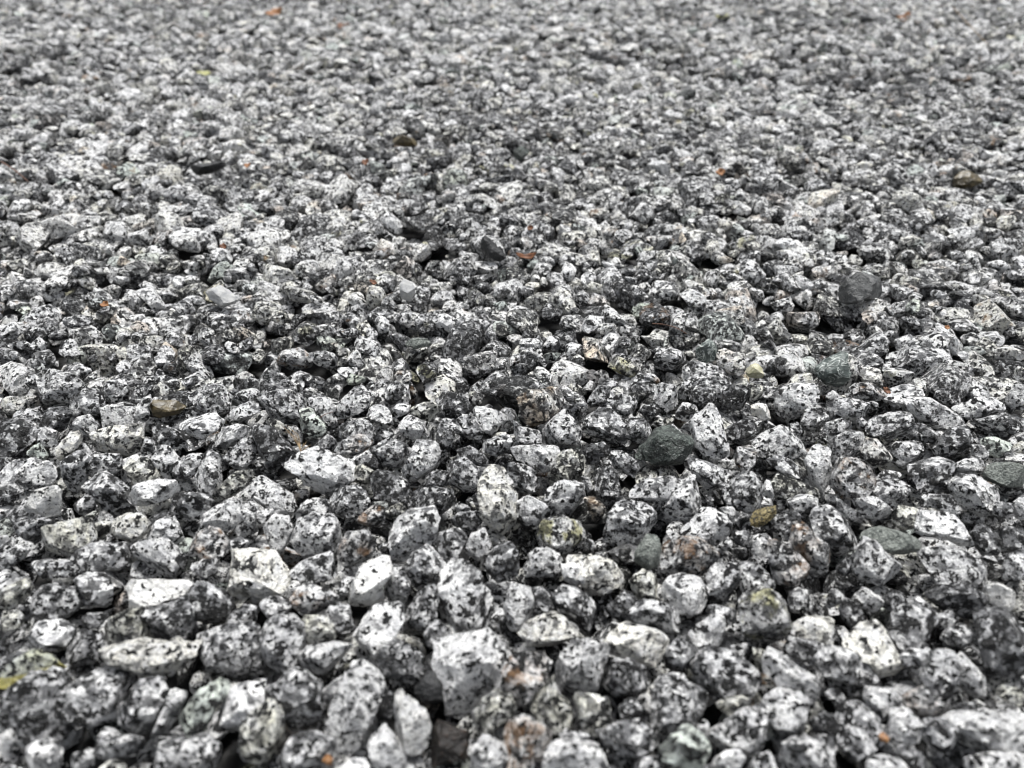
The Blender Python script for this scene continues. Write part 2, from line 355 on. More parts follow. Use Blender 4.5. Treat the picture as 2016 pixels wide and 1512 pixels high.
# outlines of the near stones read off the photograph: tone letter, points, own description, kind
TRACES = """
@P1 0 1134 4
W 940,90 1060,10 1200,0 1400,5 1470,60 1490,120 1330,165 1200,235 1090,250 1000,200|bright white lens-shaped granite chip with a few black flecks
m 600,60 650,0 760,10 880,60 915,150 860,220 760,260 680,255 640,190
m 170,230 250,110 420,75 480,110 560,110 620,200 600,260 480,330 330,355 230,350
o 0,120 90,70 180,40 230,120 160,210 60,265 0,270
d 1510,110 1620,45 1760,60 1825,140 1800,300 1740,400 1600,440 1520,390 1500,250
m 210,500 240,420 340,365 450,370 560,430 540,530 430,570 220,570
d 520,580 580,450 640,450 770,500 800,590 770,700 690,750 610,690
o 780,390 930,280 1060,250 1130,260 1180,420 1150,530 880,540 810,500
d 1130,270 1300,240 1470,150 1510,240 1505,420 1470,540 1180,540 1190,400
c 770,680 800,590 900,560 1050,520 1250,560 1330,515 1420,560 1560,550 1650,640 1600,720 1450,800 1250,820 1000,790 850,780|long lumpy pale granite chip with cream patches lying across darker chips
y 20,900 60,740 150,650 260,590 500,585 530,640 470,780 400,800 200,850 30,920|grey-white granite chip with a bright yellow band along its lower face
m 0,1010 90,900 210,810 390,770 470,880 540,1040 530,1220 440,1285 280,1290 100,1200 0,1230
w 0,1230 70,1220 110,1300 60,1390 0,1410
w 210,1350 300,1310 400,1340 450,1420 430,1512 220,1512
m 560,880 680,800 820,740 940,820 930,960 900,1100 780,1160 640,1180 550,1120 540,980
m 870,1120 940,1040 1060,950 1090,850 1230,840 1280,980 1220,1080 1180,1250 1090,1290 920,1230
m 1140,1320 1230,1200 1310,1030 1370,870 1470,850 1460,950 1390,1110 1310,1230 1200,1330
e 1340,1240 1420,1100 1560,900 1700,790 1790,820 1790,920 1680,1070 1600,1220 1490,1330 1350,1320|long greenish-grey granite chip standing on end beside a thin speckled one
w 1710,1040 1800,920 1880,820 2050,830 2060,1100 1960,1200 1820,1290 1730,1250 1705,1140
m 680,1240 840,1230 920,1280 1090,1300 1120,1380 1040,1440 860,1420 740,1380
m 1080,1512 1100,1400 1200,1330 1420,1320 1600,1290 1700,1370 1790,1512 1500,1600
o 790,1512 850,1470 930,1465 1000,1512 900,1560
m 1500,520 1700,440 1850,390 2010,420 2050,600 2040,780 1900,800 1740,740 1650,640
d 600,370 680,300 830,300 900,250 800,380 720,410
o 0,290 150,285 160,400 80,420 0,400
d 0,470 60,480 70,620 0,660
m 1800,330 1900,230 2000,240 1990,370 1850,400 1780,410
d 20,640 130,600 180,620 60,700 0,730
m 900,900 980,790 1050,830 1000,940 940,960
m 480,1480 600,1380 700,1370 750,1512 600,1560
@B 670 1000 2.953
W 15,535 90,410 150,310 225,255 290,310 300,390 240,450 250,530 190,570 120,590|clean white wedge-shaped granite chip with a smooth broken face
m 290,320 360,360 400,450 370,560 280,580 250,520 300,400
w 580,430 620,340 690,280 780,330 830,450 880,540 880,660 830,720 680,720 600,670 575,560
w 1290,340 1370,330 1410,420 1390,470 1310,430
@P2 504 1134 4
w 640,70 700,20 790,30 760,110 690,180 645,150
r 280,170 340,60 420,70 520,110 590,120 640,170 600,240 480,290 390,300 310,220|angular grey granite chip with a yellow-ochre stain on its top corner
w 40,220 120,170 230,175 265,240 250,310 150,330 60,300
m 0,450 60,380 200,340 350,390 370,480 330,620 300,740 150,850 60,830 0,700
o 350,340 480,330 560,350 610,430 600,500 520,560 400,560 360,480
m 545,300 600,230 720,230 740,350 760,440 700,470 620,410
w 325,650 400,580 540,560 640,530 740,540 720,600 640,700 500,800 420,760 350,720
w 750,590 760,480 830,380 900,270 1040,215 1140,260 1150,340 1080,480 1000,560 900,670 800,660
m 1145,510 1160,390 1200,260 1280,150 1400,80 1460,120 1420,280 1360,420 1260,480 1180,520
m 1335,450 1380,380 1440,345 1510,410 1540,470 1500,500 1430,520 1370,590 1340,580
m 950,640 1020,550 1130,530 1260,550 1320,620 1290,780 1220,850 1110,840 1010,760
w 1420,540 1560,510 1830,460 1915,480 1925,600 1830,720 1860,850 1760,1000 1640,1080 1510,1010 1490,800 1430,720
k 1245,890 1330,770 1400,740 1480,850 1480,1000 1400,1050 1310,1000|small charcoal-black angular stone beside a creamy white almond-shaped chip|dark_stone
W 1090,1110 1110,880 1170,850 1240,890 1280,1000 1350,1110 1370,1200 1330,1440 1220,1400 1120,1270|long creamy white almond-shaped chip with one rust spot near its tip
n 1390,1180 1460,1050 1600,1110 1680,1200 1680,1512 1380,1512 1350,1400|dark brown rust-mottled stone sunk beside the creamy white almond-shaped chip|brown_stone
o 1690,1140 1780,1010 1900,930 2010,1000 2050,1100 1900,1260 1780,1270 1710,1210
w 580,1200 610,1010 700,860 720,740 930,690 990,760 1000,920 960,1020 920,1150 850,1280 730,1380 620,1330
m 80,920 180,860 280,760 380,780 480,870 500,980 520,1130 540,1230 420,1250 300,1190 200,1060 130,980
o 0,1000 120,1010 180,1100 180,1300 120,1420 0,1480 -60,1380 -70,1150
m 170,1512 190,1420 280,1290 420,1265 580,1320 580,1390 510,1512 340,1570
R 515,1460 560,1400 605,1440 600,1500 550,1512|tiny amber-orange pebble wedged below a grey speckled chip|amber_pebble
w 880,1400 920,1290 1010,1190 1070,1270 1150,1380 1180,1512 910,1512
d 1000,890 1100,870 1090,1010 1060,1120 960,1150 950,1020
w 520,910 620,830 720,760 690,950 610,1010 550,1020
w 1720,1370 1770,1265 1880,1300 1960,1380 1980,1512 1700,1512
w 660,1512 750,1450 850,1450 890,1512 770,1550
@P3 1008 1134 4
w 0,100 60,75 140,120 160,250 150,340 60,410 -20,400 -60,250
d 150,110 240,105 300,170 350,250 310,310 190,350 160,280
m 340,160 400,100 500,110 620,190 700,260 730,350 730,440 700,500 600,460 480,360 390,280
c 60,430 180,370 370,300 450,400 520,480 420,500 380,590 240,610 120,580
w 350,850 370,700 440,590 520,520 680,560 770,600 795,680 770,790 640,870 480,930 400,970 350,930
d 730,280 820,180 900,140 980,200 1040,210 1000,260 870,330 880,390 780,390
m 870,330 1000,230 1090,160 1200,170 1290,260 1355,350 1300,410 1200,460 1030,440 960,400
o 905,80 930,0 1050,-30 1160,20 1185,90 1120,160 1010,195
w 1185,110 1230,20 1350,0 1460,30 1520,120 1500,230 1400,300 1270,240 1200,180
c 750,520 790,410 900,395 1080,440 1220,490 1200,580 1130,690 1010,690 850,620 770,570
d 1200,620 1280,500 1380,480 1450,570 1440,650 1330,740 1230,760
w 1380,480 1480,350 1570,280 1690,370 1700,450 1650,550 1560,590 1480,600
m 1440,740 1500,640 1630,600 1780,650 1920,740 1930,860 1830,940 1620,960 1500,880
m 1520,290 1580,235 1700,250 1790,290 1780,370 1700,370 1620,310
s 1780,230 1900,150 2030,100 2120,180 2190,330 2170,450 2050,560 1900,540 1810,430 1800,330|rounded granite chip with a mossy olive-green stain on one side
d 770,850 800,700 930,690 1040,750 1100,870 1080,930 900,950 780,930
r 0,640 130,610 270,630 320,720 250,800 180,840 150,980 60,1020 0,990 -60,900 -60,750|grey speckled granite chip with orange rust spots on its crown
o 150,980 180,880 260,790 320,790 360,950 440,1010 460,1140 400,1200 280,1200 180,1130
o 500,1000 520,920 700,900 770,1000 760,1160 690,1230 560,1200
m 1110,860 1180,790 1340,780 1390,870 1360,920 1180,920
m 1100,970 1200,900 1400,890 1560,990 1560,1080 1450,1140 1330,1230 1200,1230 1110,1150
w 1460,1180 1530,1130 1560,1200 1500,1240
w 1540,1230 1640,1130 1800,1050 1950,1020 2010,1110 1990,1240 1940,1350 1860,1450 1760,1350 1700,1400 1620,1310
o 1620,1020 1720,970 1900,960 1940,1010 1800,1040 1680,1110 1620,1100
e 1170,1330 1260,1240 1420,1220 1540,1310 1600,1430 1580,1512 1380,1580 1180,1512|large pale greenish-grey granite chip with a smooth blank face
w 1610,1440 1690,1350 1790,1380 1860,1470 1860,1512 1600,1512
m 650,1290 760,1220 850,1150 1000,1160 1150,1230 1180,1300 1080,1390 900,1400 760,1380
r 0,1170 100,1135 230,1190 310,1260 300,1340 200,1430 140,1500 0,1490 -50,1400 -60,1250
w 280,1390 350,1320 520,1315 680,1360 720,1440 820,1490 830,1530 300,1530
d 800,1000 980,980 1080,1090 1080,1180 900,1160 860,1090
m 1000,1460 1090,1400 1180,1440 1190,1512 980,1512
n 170,1440 270,1410 290,1512 170,1512|small red-brown stone tucked against a rust-spotted grey chip|brown_stone
w 1740,560 1850,540 1880,600 1800,640 1740,620
o 1900,580 2016,600 1990,800 1930,730
d 330,1290 420,1220 600,1250 600,1310 400,1320
m 1900,1512 1950,1420 2050,1400 2080,1512 2000,1550
@C 1336 1000 2.953
w 480,850 540,820 640,890 730,950 830,1000 830,1110 790,1150 710,1090 600,1040 500,950|long pinkish-white granite chip sloping down towards a blocky white one
m 160,420 220,320 340,330 350,480 310,570 190,530
m 360,440 370,340 450,330 530,400 590,480 480,540 400,540
@P4 1512 1134 4
m 130,190 240,105 330,130 390,220 330,260 190,270
m 450,220 520,110 590,130 590,210 500,260
w 660,150 720,60 800,100 900,180 870,260 760,280 700,210
d 870,260 920,160 1010,120 1130,180 1120,220 1040,270
m 960,500 1020,330 1070,240 1190,230 1300,290 1350,380 1320,500 1200,560 1080,550
d 1300,170 1380,90 1540,65 1700,160 1720,260 1600,330 1450,300
W 1720,180 1760,60 1830,70 1970,150 1970,250 1900,300 1790,260|bright white blocky granite chip above a large dark grey rounded chip
d 1580,440 1620,310 1760,300 1900,300 2016,380 2060,500 2060,800 1950,860 1780,820 1640,670|largest dark grey rounded granite chip with blurred white grains
c 180,440 180,350 320,330 480,340 560,420 530,510 400,520 300,500
d 140,620 200,500 400,530 470,540 400,600 410,680 300,680
w 390,620 440,560 560,540 700,630 790,720 850,830 720,860 560,820 450,790 400,690
c 540,460 560,390 760,390 880,400 960,520 1040,660 1140,760 1090,850 960,840 860,790 760,650 620,600
m 1030,640 1130,590 1280,590 1340,680 1280,760 1180,770 1100,720
m 1200,800 1330,610 1450,620 1470,780 1500,900 1490,1000 1400,960 1300,900
w 1460,680 1560,610 1660,750 1730,880 1710,960 1620,960 1540,880 1490,790
r 1070,930 1150,850 1260,900 1330,980 1420,1040 1420,1110 1290,1140 1190,1100 1090,1020
w 760,980 810,900 980,910 1060,980 1050,1060 940,1130 850,1120 780,1040
m 540,1230 570,1120 650,1030 780,1040 860,1130 880,1250 870,1420 760,1440 640,1400 560,1320
R 870,1260 910,1225 950,1270 940,1310 890,1310|tiny amber-orange pebble squeezed between two rounded white-blotched chips|amber_pebble
w 930,1180 1000,1090 1130,1080 1210,1170 1220,1280 1150,1340 1000,1320 950,1250
m 1220,1200 1310,1150 1440,1150 1480,1250 1440,1370 1350,1390 1250,1300
w 1460,1300 1480,1170 1560,1120 1800,1120 2016,1130 2060,1250 2016,1370 1760,1400 1560,1420
w 1530,1512 1600,1450 1800,1420 2040,1400 2050,1560 1800,1580
w 0,1060 0,960 130,940 270,940 300,1060 280,1140 330,1240 290,1280 200,1290 60,1200 -30,1090
d 330,1150 430,1070 520,1110 560,1200 480,1270 380,1260
m 120,1400 200,1320 400,1310 520,1300 540,1400 500,1512 300,1560 130,1512
w 700,1512 780,1440 950,1430 1100,1480 1100,1530 900,1570
d 980,1400 1100,1350 1240,1400 1250,1512 1130,1512
o 1810,930 1870,880 2030,910 2040,1040 1900,990
m 1320,330 1440,285 1500,330 1480,390 1380,400
m 1380,520 1450,420 1570,380 1580,560 1500,560
d 560,900 640,1010 560,1110 530,1020 440,900
d 600,180 680,210 740,310 720,400 600,380 580,260
m 1170,180 1230,150 1310,280 1270,300 1180,250
d 1490,1010 1700,1020 1780,1100 1600,1130 1500,1100
@Q1 0 756 4
w 300,-10 400,-100 600,-60 690,20 590,100 540,190 410,180 330,80
m 575,200 590,130 690,40 780,80 850,160 800,210 680,245 590,230
m 820,90 870,-20 970,-40 975,60 920,150 840,140
c 0,150 60,105 190,100 230,140 215,200 120,210 0,280
m 90,260 150,210 240,200 330,260 330,340 260,360 150,300
d 345,320 400,190 500,190 600,260 520,340 440,375 350,350
d 0,300 90,280 260,370 270,420 200,510 120,570 0,560
w 750,260 800,200 900,160 1050,145 1080,220 1080,290 940,320 760,300
w 1070,120 1180,90 1200,150 1150,180 1190,270 1150,320 1070,250
N 1150,160 1230,120 1330,130 1420,110 1500,150 1490,210 1400,240 1280,270 1190,240|glossy olive-brown stone lying flat among white speckled chips|brown_stone
m 1480,90 1600,30 1760,15 1800,110 1815,200 1750,260 1650,230 1560,180
m 1840,130 1880,50 2000,35 2060,90 2050,140 1900,170
m 1770,260 1850,190 1960,140 2060,170 2060,220 1950,260 1850,310
w 1390,350 1500,260 1650,235 1720,290 1730,360 1640,420 1540,450 1420,400
w 550,350 630,270 690,250 760,320 740,390 640,420
w 290,400 340,345 420,370 480,420 440,490 370,480 310,450
c 375,600 430,520 500,410 590,365 620,410 600,490 520,590 440,660 390,640|long cream-white chip leaning against darker chips, one black mica patch at its foot
c 680,400 760,380 880,345 1050,325 1090,400 1110,480 1060,560 990,575 860,530 740,500
m 1190,370 1270,325 1360,370 1440,460 1450,520 1330,500 1210,440
w 1200,560 1280,490 1390,520 1430,600 1350,640 1340,750 1280,755 1230,660 1170,610
m 1360,670 1450,580 1530,530 1590,580 1570,660 1500,740 1400,750
w 1650,450 1720,370 1840,320 1940,340 1930,400 1840,480 1720,520 1660,500
m 1780,580 1830,520 1920,430 1975,470 1990,590 1900,670 1800,660
e 190,570 270,490 340,460 380,530 340,600 210,590
w 0,700 100,620 250,590 350,620 430,700 390,770 260,830 150,820 0,800
m 440,720 520,610 620,530 680,590 660,670 630,800 550,880 500,800
m 690,620 720,570 850,550 940,560 970,640 900,710 790,710 710,720
o 970,690 1010,590 1160,590 1220,660 1230,730 1100,780 1000,790
m 580,950 660,860 740,900 740,1000 660,1030 590,990
m 650,850 700,750 810,705 880,750 990,830 970,900 1040,980 930,1050 830,1020 770,950
w 985,880 1100,790 1220,760 1400,770 1500,790 1480,830 1330,900 1180,950 1060,975 1010,930|white spindle-shaped granite chip with crisp black mica flakes
w 1510,820 1560,700 1640,550 1720,570 1730,700 1745,800 1690,920 1600,880
o 1690,890 1760,790 1850,700 1960,680 2050,700 2000,760 1900,830 1800,900 1710,940
W 110,960 200,860 340,830 470,790 520,860 510,1000 430,1055 300,1020 150,1000|creamy white triangular granite chip with a smooth pale top
m 1340,930 1380,870 1560,870 1650,940 1640,1000 1550,1060 1400,1080
w 1450,1200 1580,1060 1760,930 1850,925 1890,1040 1830,1130 1740,1200 1600,1150 1500,1240
r 1440,1270 1510,1190 1620,1110 1720,1130 1790,1230 1800,1320 1700,1380 1560,1350 1470,1330|black-streaked granite chip with a bright orange-brown spot
c 850,1180 880,1080 1000,1030 1110,1015 1170,1080 1160,1160 1050,1230 940,1260|white granite chip with a dimpled cream patch on its left face
o 290,1290 340,1180 420,1110 590,1070 700,1100 740,1200 680,1270 580,1360 380,1370|large olive-tinged grey granite chip with a yellowish rim
d 140,1200 180,1080 290,1060 470,1090 400,1140 330,1180 280,1280 200,1290
o 700,1120 800,1085 860,1100 840,1220 750,1240 700,1170
m 580,1350 700,1280 800,1230 930,1240 960,1400 960,1512 800,1512 640,1450 590,1400
w 1010,1290 1100,1210 1290,1240 1380,1320 1420,1400 1370,1500 1250,1490 1140,1420 1040,1380
m 1160,1130 1340,1040 1400,1160 1420,1260 1330,1270 1150,1200
w 1870,1150 1900,980 1950,930 2020,970 2016,1160 1900,1200
m 0,1340 110,1270 230,1300 170,1380 60,1450 0,1490
w 0,1200 60,1195 80,1230 0,1300
m 170,1420 370,1390 560,1400 630,1450 560,1512 180,1512
d 1420,1330 1470,1370 1450,1450 1400,1460 1380,1400
m 1510,1430 1600,1390 1700,1380 1720,1512 1520,1512
m 0,820 110,790 160,830 150,900 60,930 0,980
d 0,560 90,620 0,690
m 1100,440 1190,430 1220,520 1160,560 1110,510
d 1180,1040 1330,1010 1350,1040 1200,1100
w 600,490 680,470 730,540 690,580 640,530
w 1800,1240 1880,1210 1960,1250 1900,1310 1830,1320
@A 0 1000 2.953
c 1285,320 1350,270 1460,265 1570,270 1690,360 1680,440 1560,530 1430,545 1330,450
@D 0 600 2.965
d 1450,700 1540,680 1620,760 1700,840 1750,880 1650,930 1560,890 1480,920 1500,800|flat dull grey close-grained granite slab behind the tuft of dry grass
@Q2 504 756 4
m 70,110 160,60 260,60 350,140 360,280 300,360 200,330 110,250
o 100,270 190,300 270,370 230,400 160,390
e 350,190 430,200 550,340 540,390 480,420 390,370 340,340
w 395,150 440,70 560,110 620,170 600,240 640,300 610,340 530,270 450,200
w 620,210 700,110 790,30 900,0 980,80 960,150 850,200 730,250 640,265
w 865,230 900,180 1000,170 1060,240 1075,310 1010,340 920,290
m 1000,130 1020,20 1100,-20 1180,50 1110,130 1040,180
d 1400,130 1470,70 1600,80 1720,100 1740,180 1650,240 1550,265 1440,240
o 1220,200 1320,150 1410,150 1440,260 1400,300 1260,260
m 610,370 720,310 860,280 930,350 970,420 900,470 760,440 640,470
r 630,530 680,450 800,400 900,410 920,470 860,520 750,570 690,570|oval granite chip with a small orange spot at its dark mica end
w 1130,330 1150,240 1260,270 1340,380 1350,420 1260,440 1190,410
w 1150,680 1220,580 1270,430 1400,430 1460,510 1440,600 1350,690 1270,740 1200,800 1150,740|tall white wedge of granite leaning over with its point downwards
m 1420,400 1470,280 1560,280 1570,360 1540,480 1490,590 1440,590 1460,500
m 1580,320 1620,240 1720,270 1780,380 1770,430 1650,430 1580,390
w 1720,180 1850,190 1960,200 2010,270 1970,350 1880,400 1820,380 1740,280
m 910,520 1060,430 1140,450 1200,520 1180,620 1110,660 990,640 950,580
m 1760,480 1850,420 1980,410 2016,450 2000,520 1900,560 1800,530
w 240,650 370,540 480,510 610,560 740,620 780,720 700,790 580,880 470,860 380,770 350,700|broad many-cornered pale granite chip just in front of the dry grass tuft
m 450,490 560,400 640,470 640,520 560,560 470,510
o 765,670 830,640 930,700 900,790 810,800 780,740
d 900,760 960,690 1080,720 1190,790 1220,880 1160,940 1000,900 910,900
m 760,590 860,540 950,590 960,670 900,690 800,650
m 1510,640 1560,540 1640,590 1750,680 1740,780 1690,900 1600,890 1510,780
d 1590,530 1700,490 1820,570 1820,640 1750,670 1650,610
w 0,760 50,740 170,820 310,910 320,980 270,1040 180,1010 60,960 0,920 -40,850
w 320,1030 370,940 440,900 540,920 540,1010 430,1050 330,1070
m 550,920 640,840 790,810 860,860 890,950 800,1030 640,1050 570,980
r 785,1110 830,1030 920,960 1000,980 1000,1070 930,1130 850,1130|small dark speckled granite chip with a crumbly orange rust spot
w 20,1210 60,1130 150,1040 240,1060 280,1150 230,1260 180,1340 60,1290
w 255,1190 300,1100 480,1030 580,1050 640,1150 650,1270 600,1340 410,1370 300,1260
r 630,1270 700,1180 850,1160 930,1250 930,1320 850,1430 720,1450 640,1370|rounded granite chip with one broad tan-brown face
w 1055,1180 1110,1070 1200,1010 1400,975 1430,1100 1390,1240 1270,1310 1160,1400 1080,1370 1060,1260|big blocky white granite chip with a single large black fleck near its top
d 1190,960 1220,860 1380,820 1540,840 1560,950 1500,1000 1430,1030 1300,980
m 1380,1250 1450,1180 1620,1140 1650,1220 1600,1330 1500,1430 1420,1350
d 1540,1070 1600,1020 1770,1010 1770,1080 1700,1160 1560,1120
w 1660,1300 1700,1200 1790,1150 1850,1270 1860,1360 1750,1420 1680,1360
d 1790,1460 1820,1390 1920,1290 2016,1260 2060,1350 2060,1500 1900,1540 1800,1530
m 1145,1430 1220,1350 1320,1290 1400,1350 1470,1470 1430,1550 1300,1600 1180,1512
m 280,1480 380,1400 590,1330 655,1390 650,1480 560,1540 400,1560
w 1570,960 1620,920 1700,980 1660,1010 1580,1010
d 1310,740 1420,680 1510,700 1500,800 1380,810
w 1060,220 1140,140 1210,150 1200,220 1100,270
m 950,1270 1040,1260 1080,1350 1000,1360
o 1000,1000 1120,940 1180,980 1150,1030 1060,1070
m 960,380 1050,340 1085,400 1050,450 980,440
w 0,1000 110,990 170,1030 60,1120 0,1160
@E 670 600 2.965
c 810,1060 830,980 880,910 950,960 1000,1080 1040,1200 1040,1330 980,1390 880,1380 840,1260|tall cream-topped granite chip standing upright like a tooth
@Q3 1008 756 4
t 50,110 110,65 220,50 330,10 420,110 400,170 320,250 230,330 170,345 90,260 80,160|angular black-flecked granite chip with a tan corner and glassy tip
m 370,30 440,50 580,160 570,195 480,170 420,110
w 240,400 300,320 410,210 500,310 540,380 530,490 420,500 280,500
m 545,360 600,270 690,200 780,210 880,300 885,450 800,480 660,420
m 885,340 960,240 1050,290 1110,360 1060,450 970,530 900,460
g 975,590 1010,500 1090,440 1130,360 1250,310 1380,330 1420,420 1410,530 1330,630 1200,670 1080,660|dark bottle-green stone with a rough broken face among white granite|green_stone
w 1420,300 1500,220 1560,170 1630,200 1660,330 1690,440 1700,570 1620,610 1520,570 1440,530 1430,420|tall white granite chip standing upright beside the dark bottle-green stone
d 1690,370 1770,320 1850,260 1940,310 1970,380 1900,430 1810,470 1720,430
r 1770,620 1790,510 1900,470 1920,600 1830,700
w 1110,60 1180,0 1270,20 1340,90 1290,170 1200,230 1130,130
r 1290,230 1350,150 1440,170 1470,240 1400,290 1310,270
d 1000,210 1050,170 1140,165 1160,230 1080,280 1010,260
m 600,130 680,20 770,30 800,100 720,160 620,180
m 760,130 850,80 1000,110 1000,180 900,250 800,210
w 0,280 80,340 230,380 230,450 80,475 20,430
w 20,510 200,490 350,490 360,560 330,650 240,680 150,640 60,600
m 0,600 90,640 200,700 240,800 100,860 0,840 -60,750 -70,640
o 300,700 350,610 430,510 510,510 550,590 550,740 430,770 310,780
d 550,540 620,480 740,460 790,520 720,600 600,640 560,610
m 780,560 830,510 930,580 1010,650 1020,740 920,720 830,670
d 630,780 650,680 760,670 830,750 860,900 800,970 720,980 670,880
m 1390,620 1440,575 1560,630 1720,710 1700,800 1650,850 1540,840 1450,740
w 860,880 920,820 1050,760 1200,730 1350,660 1430,680 1390,740 1260,850 1190,960 1120,960 1020,900|long bright white granite chip just below the dark bottle-green stone
w 1145,1040 1220,900 1340,780 1430,730 1490,830 1530,930 1470,1010 1370,1090 1270,1130
m 1670,870 1740,760 1860,690 1980,740 2040,840 2030,940 1900,1010 1770,990 1700,940|round speckled granite chip perched on the mustard-yellow stone
w 270,880 300,800 420,770 550,790 550,870 540,990 490,1060 390,1020 300,960
t 570,910 640,870 740,980 730,1050 660,1090 610,1000
m 50,940 130,890 270,950 380,980 350,1050 240,1110 120,1150 60,1080
m 640,1120 750,1020 880,940 1050,920 1130,1040 1170,1110 1060,1180 980,1290 850,1300 740,1220 650,1190
s 180,1200 250,1080 400,1060 520,1100 580,1210 560,1310 420,1340 300,1290 220,1280|grey speckled granite chip with an olive-brown stain on its right side
w 100,1380 180,1290 260,1280 380,1350 400,1450 300,1500 120,1500
G 915,1380 1000,1270 1080,1150 1160,1190 1180,1290 1150,1450 1050,1470 960,1420|grey-green pointed stone with a smooth worn face|green_stone
r 1160,1370 1200,1270 1330,1210 1480,1220 1580,1310 1570,1430 1480,1500 1280,1512 1180,1470|large granite chip with a rough pinkish-brown top
w 1340,1170 1430,1080 1540,960 1650,980 1730,1130 1700,1250 1600,1280 1480,1200
w 1640,980 1740,970 1785,1040 1730,1110 1690,1040
Y 1840,1060 1900,1010 2010,970 2100,960 2120,1010 2010,1080 1950,1130 1870,1120|mustard-yellow black-blotched stone peeping from under a round chip|yellow_stone
c 400,1440 450,1380 560,1370 720,1380 840,1430 890,1490 840,1560 700,1660 580,1640 530,1512
w 1610,1290 1700,1210 1740,1250 1700,1310
m 1750,1190 1830,1130 1900,1200 1870,1270 1760,1270
w 1900,1220 2016,1180 2060,1260 2010,1360 1920,1340
o 1880,0 1980,20 1970,110 1890,130
d 1630,80 1680,20 1800,10 1880,60 1850,180 1740,200 1660,160
d 1380,60 1450,10 1540,20 1640,90 1620,170 1500,190 1430,140
c 1840,200 1930,160 2020,170 2060,300 1990,280 1900,250
w 550,730 610,740 640,820 590,850 560,790
n 1700,470 1760,540 1740,610 1690,580|small brown stone in the gap behind the tall white chip|brown_stone
m 1510,840 1580,900 1610,960 1540,940
o 1110,310 1190,260 1270,270 1270,310 1140,350
d 580,1220 640,1240 640,1350 560,1340
@Q4 1512 756 4
w 100,50 200,10 350,10 365,110 300,200 210,270 120,280 95,160
m 240,280 300,200 400,195 460,270 430,350 350,400 280,360
m 415,170 480,130 650,110 790,170 800,220 680,280 540,290 440,240
w 440,110 500,45 580,80 590,130 480,130
r 620,70 700,0 830,-20 940,10 930,80 850,130 740,130 650,110|pale granite chip with a dark brown rusty corner
w 885,120 970,40 1120,0 1270,20 1320,70 1250,120 1100,160 970,185
w 1070,160 1180,110 1300,120 1420,190 1560,260 1560,330 1420,360 1290,330 1160,260
w 1545,150 1650,110 1800,110 1860,200 1780,260 1680,300 1600,250
m 1600,310 1760,270 1950,220 2000,330 1960,430 1850,440 1700,370
m 430,410 470,310 560,280 680,300 720,370 620,350 520,420 450,480
m 480,580 530,430 640,360 740,400 755,500 720,590 600,580 520,700 480,650
m 770,380 850,270 950,230 1090,225 1140,320 1090,430 980,455 860,400|smooth rounded grey granite chip with faint streaks
d 1110,400 1150,300 1240,310 1350,400 1270,460 1150,440
w -100,480 0,390 110,350 200,370 280,470 290,570 180,590 60,560 -80,560
w 310,620 340,530 400,480 470,510 460,600 500,690 500,830 440,850 360,780 330,680
t 770,540 830,430 900,440 970,560 960,640 850,665 780,610|small granite chip with one scratched black-brown mica face
m 985,560 1010,480 1100,460 1220,470 1330,560 1250,610 1130,640 1090,670 1000,610
m 1350,520 1400,400 1480,325 1600,360 1620,450 1620,560 1480,610 1380,580
w 1620,450 1700,500 1750,600 1700,630 1620,560
e 1680,440 1780,420 1930,480 1920,520 1800,570 1720,540
G 1690,690 1760,640 1900,610 2050,640 2060,790 1980,820 1840,800 1730,750|mottled grey-green stone half buried under a pale flat chip|green_stone
w 1460,640 1560,600 1660,585 1690,650 1650,720 1500,750
r 515,800 560,690 600,580 700,600 800,680 845,740 850,860 740,900 640,900 540,860|large granite chip with a rusty orange-brown peak
m 1090,730 1130,650 1300,610 1400,600 1480,700 1440,790 1300,850 1180,860 1110,800
m 850,860 900,790 1020,750 1110,820 1160,900 1090,930 970,970 890,920
w 1450,790 1570,730 1700,740 1790,830 1800,920 1730,1000 1620,1060 1540,980 1500,880
m 10,610 100,570 200,610 300,690 310,780 220,750 100,690
o 40,790 80,715 200,750 340,820 370,900 200,900 80,900
w 170,930 280,880 380,890 370,960 280,1050 200,1010
m 470,920 520,880 610,960 720,1020 760,1100 720,1140 640,1070 540,990
w 650,950 700,890 850,895 950,980 940,1060 800,1050 690,1010
o 980,1010 1060,950 1180,940 1210,1000 1150,1120 1080,1150 1010,1090
w 1175,1120 1220,990 1320,960 1450,1040 1530,1140 1610,1290 1480,1260 1350,1190 1200,1180|big white granite chip tapering to a point above the pale green slab
G 730,1200 820,1140 920,1125 1080,1170 1200,1220 1310,1270 1200,1330 980,1350 850,1300 740,1250|flat pale green stone slab with sharp edges|green_stone
m 310,1090 380,1010 480,970 580,1040 680,1160 700,1280 620,1370 540,1350 460,1240 360,1180
r 195,1120 230,1060 300,1100 360,1200 470,1260 530,1400 550,1440 480,1512 350,1512 290,1400 180,1250|long granite chip with a white tip and tan-brown flank
r 10,1330 50,1240 150,1280 250,1360 310,1440 320,1512 250,1560 100,1580 30,1512|white granite chip with a brown-edged top beside the tan-flanked one
w 720,1290 770,1235 860,1250 930,1340 1010,1400 1075,1450 1040,1512 900,1560 740,1560 680,1450|white granite chip with a knobbly head in front of the pale green slab
m 1220,1340 1330,1310 1530,1320 1650,1390 1780,1460 1850,1560 1700,1600 1500,1580 1340,1560 1280,1440
d 1570,1130 1700,1090 1800,1180 1780,1330 1700,1340 1600,1220
d 1800,1200 1900,1140 2030,1160 2040,1300 1950,1350 1830,1380
m 1890,1450 1930,1350 2030,1320 2040,1560 1870,1560
m 1740,1020 1800,940 1930,940 1940,1000 1850,1030 1760,1050
w 1940,930 2016,880 2040,1060 1980,1060
w 1900,120 1960,20 2040,10 2040,200 1930,190
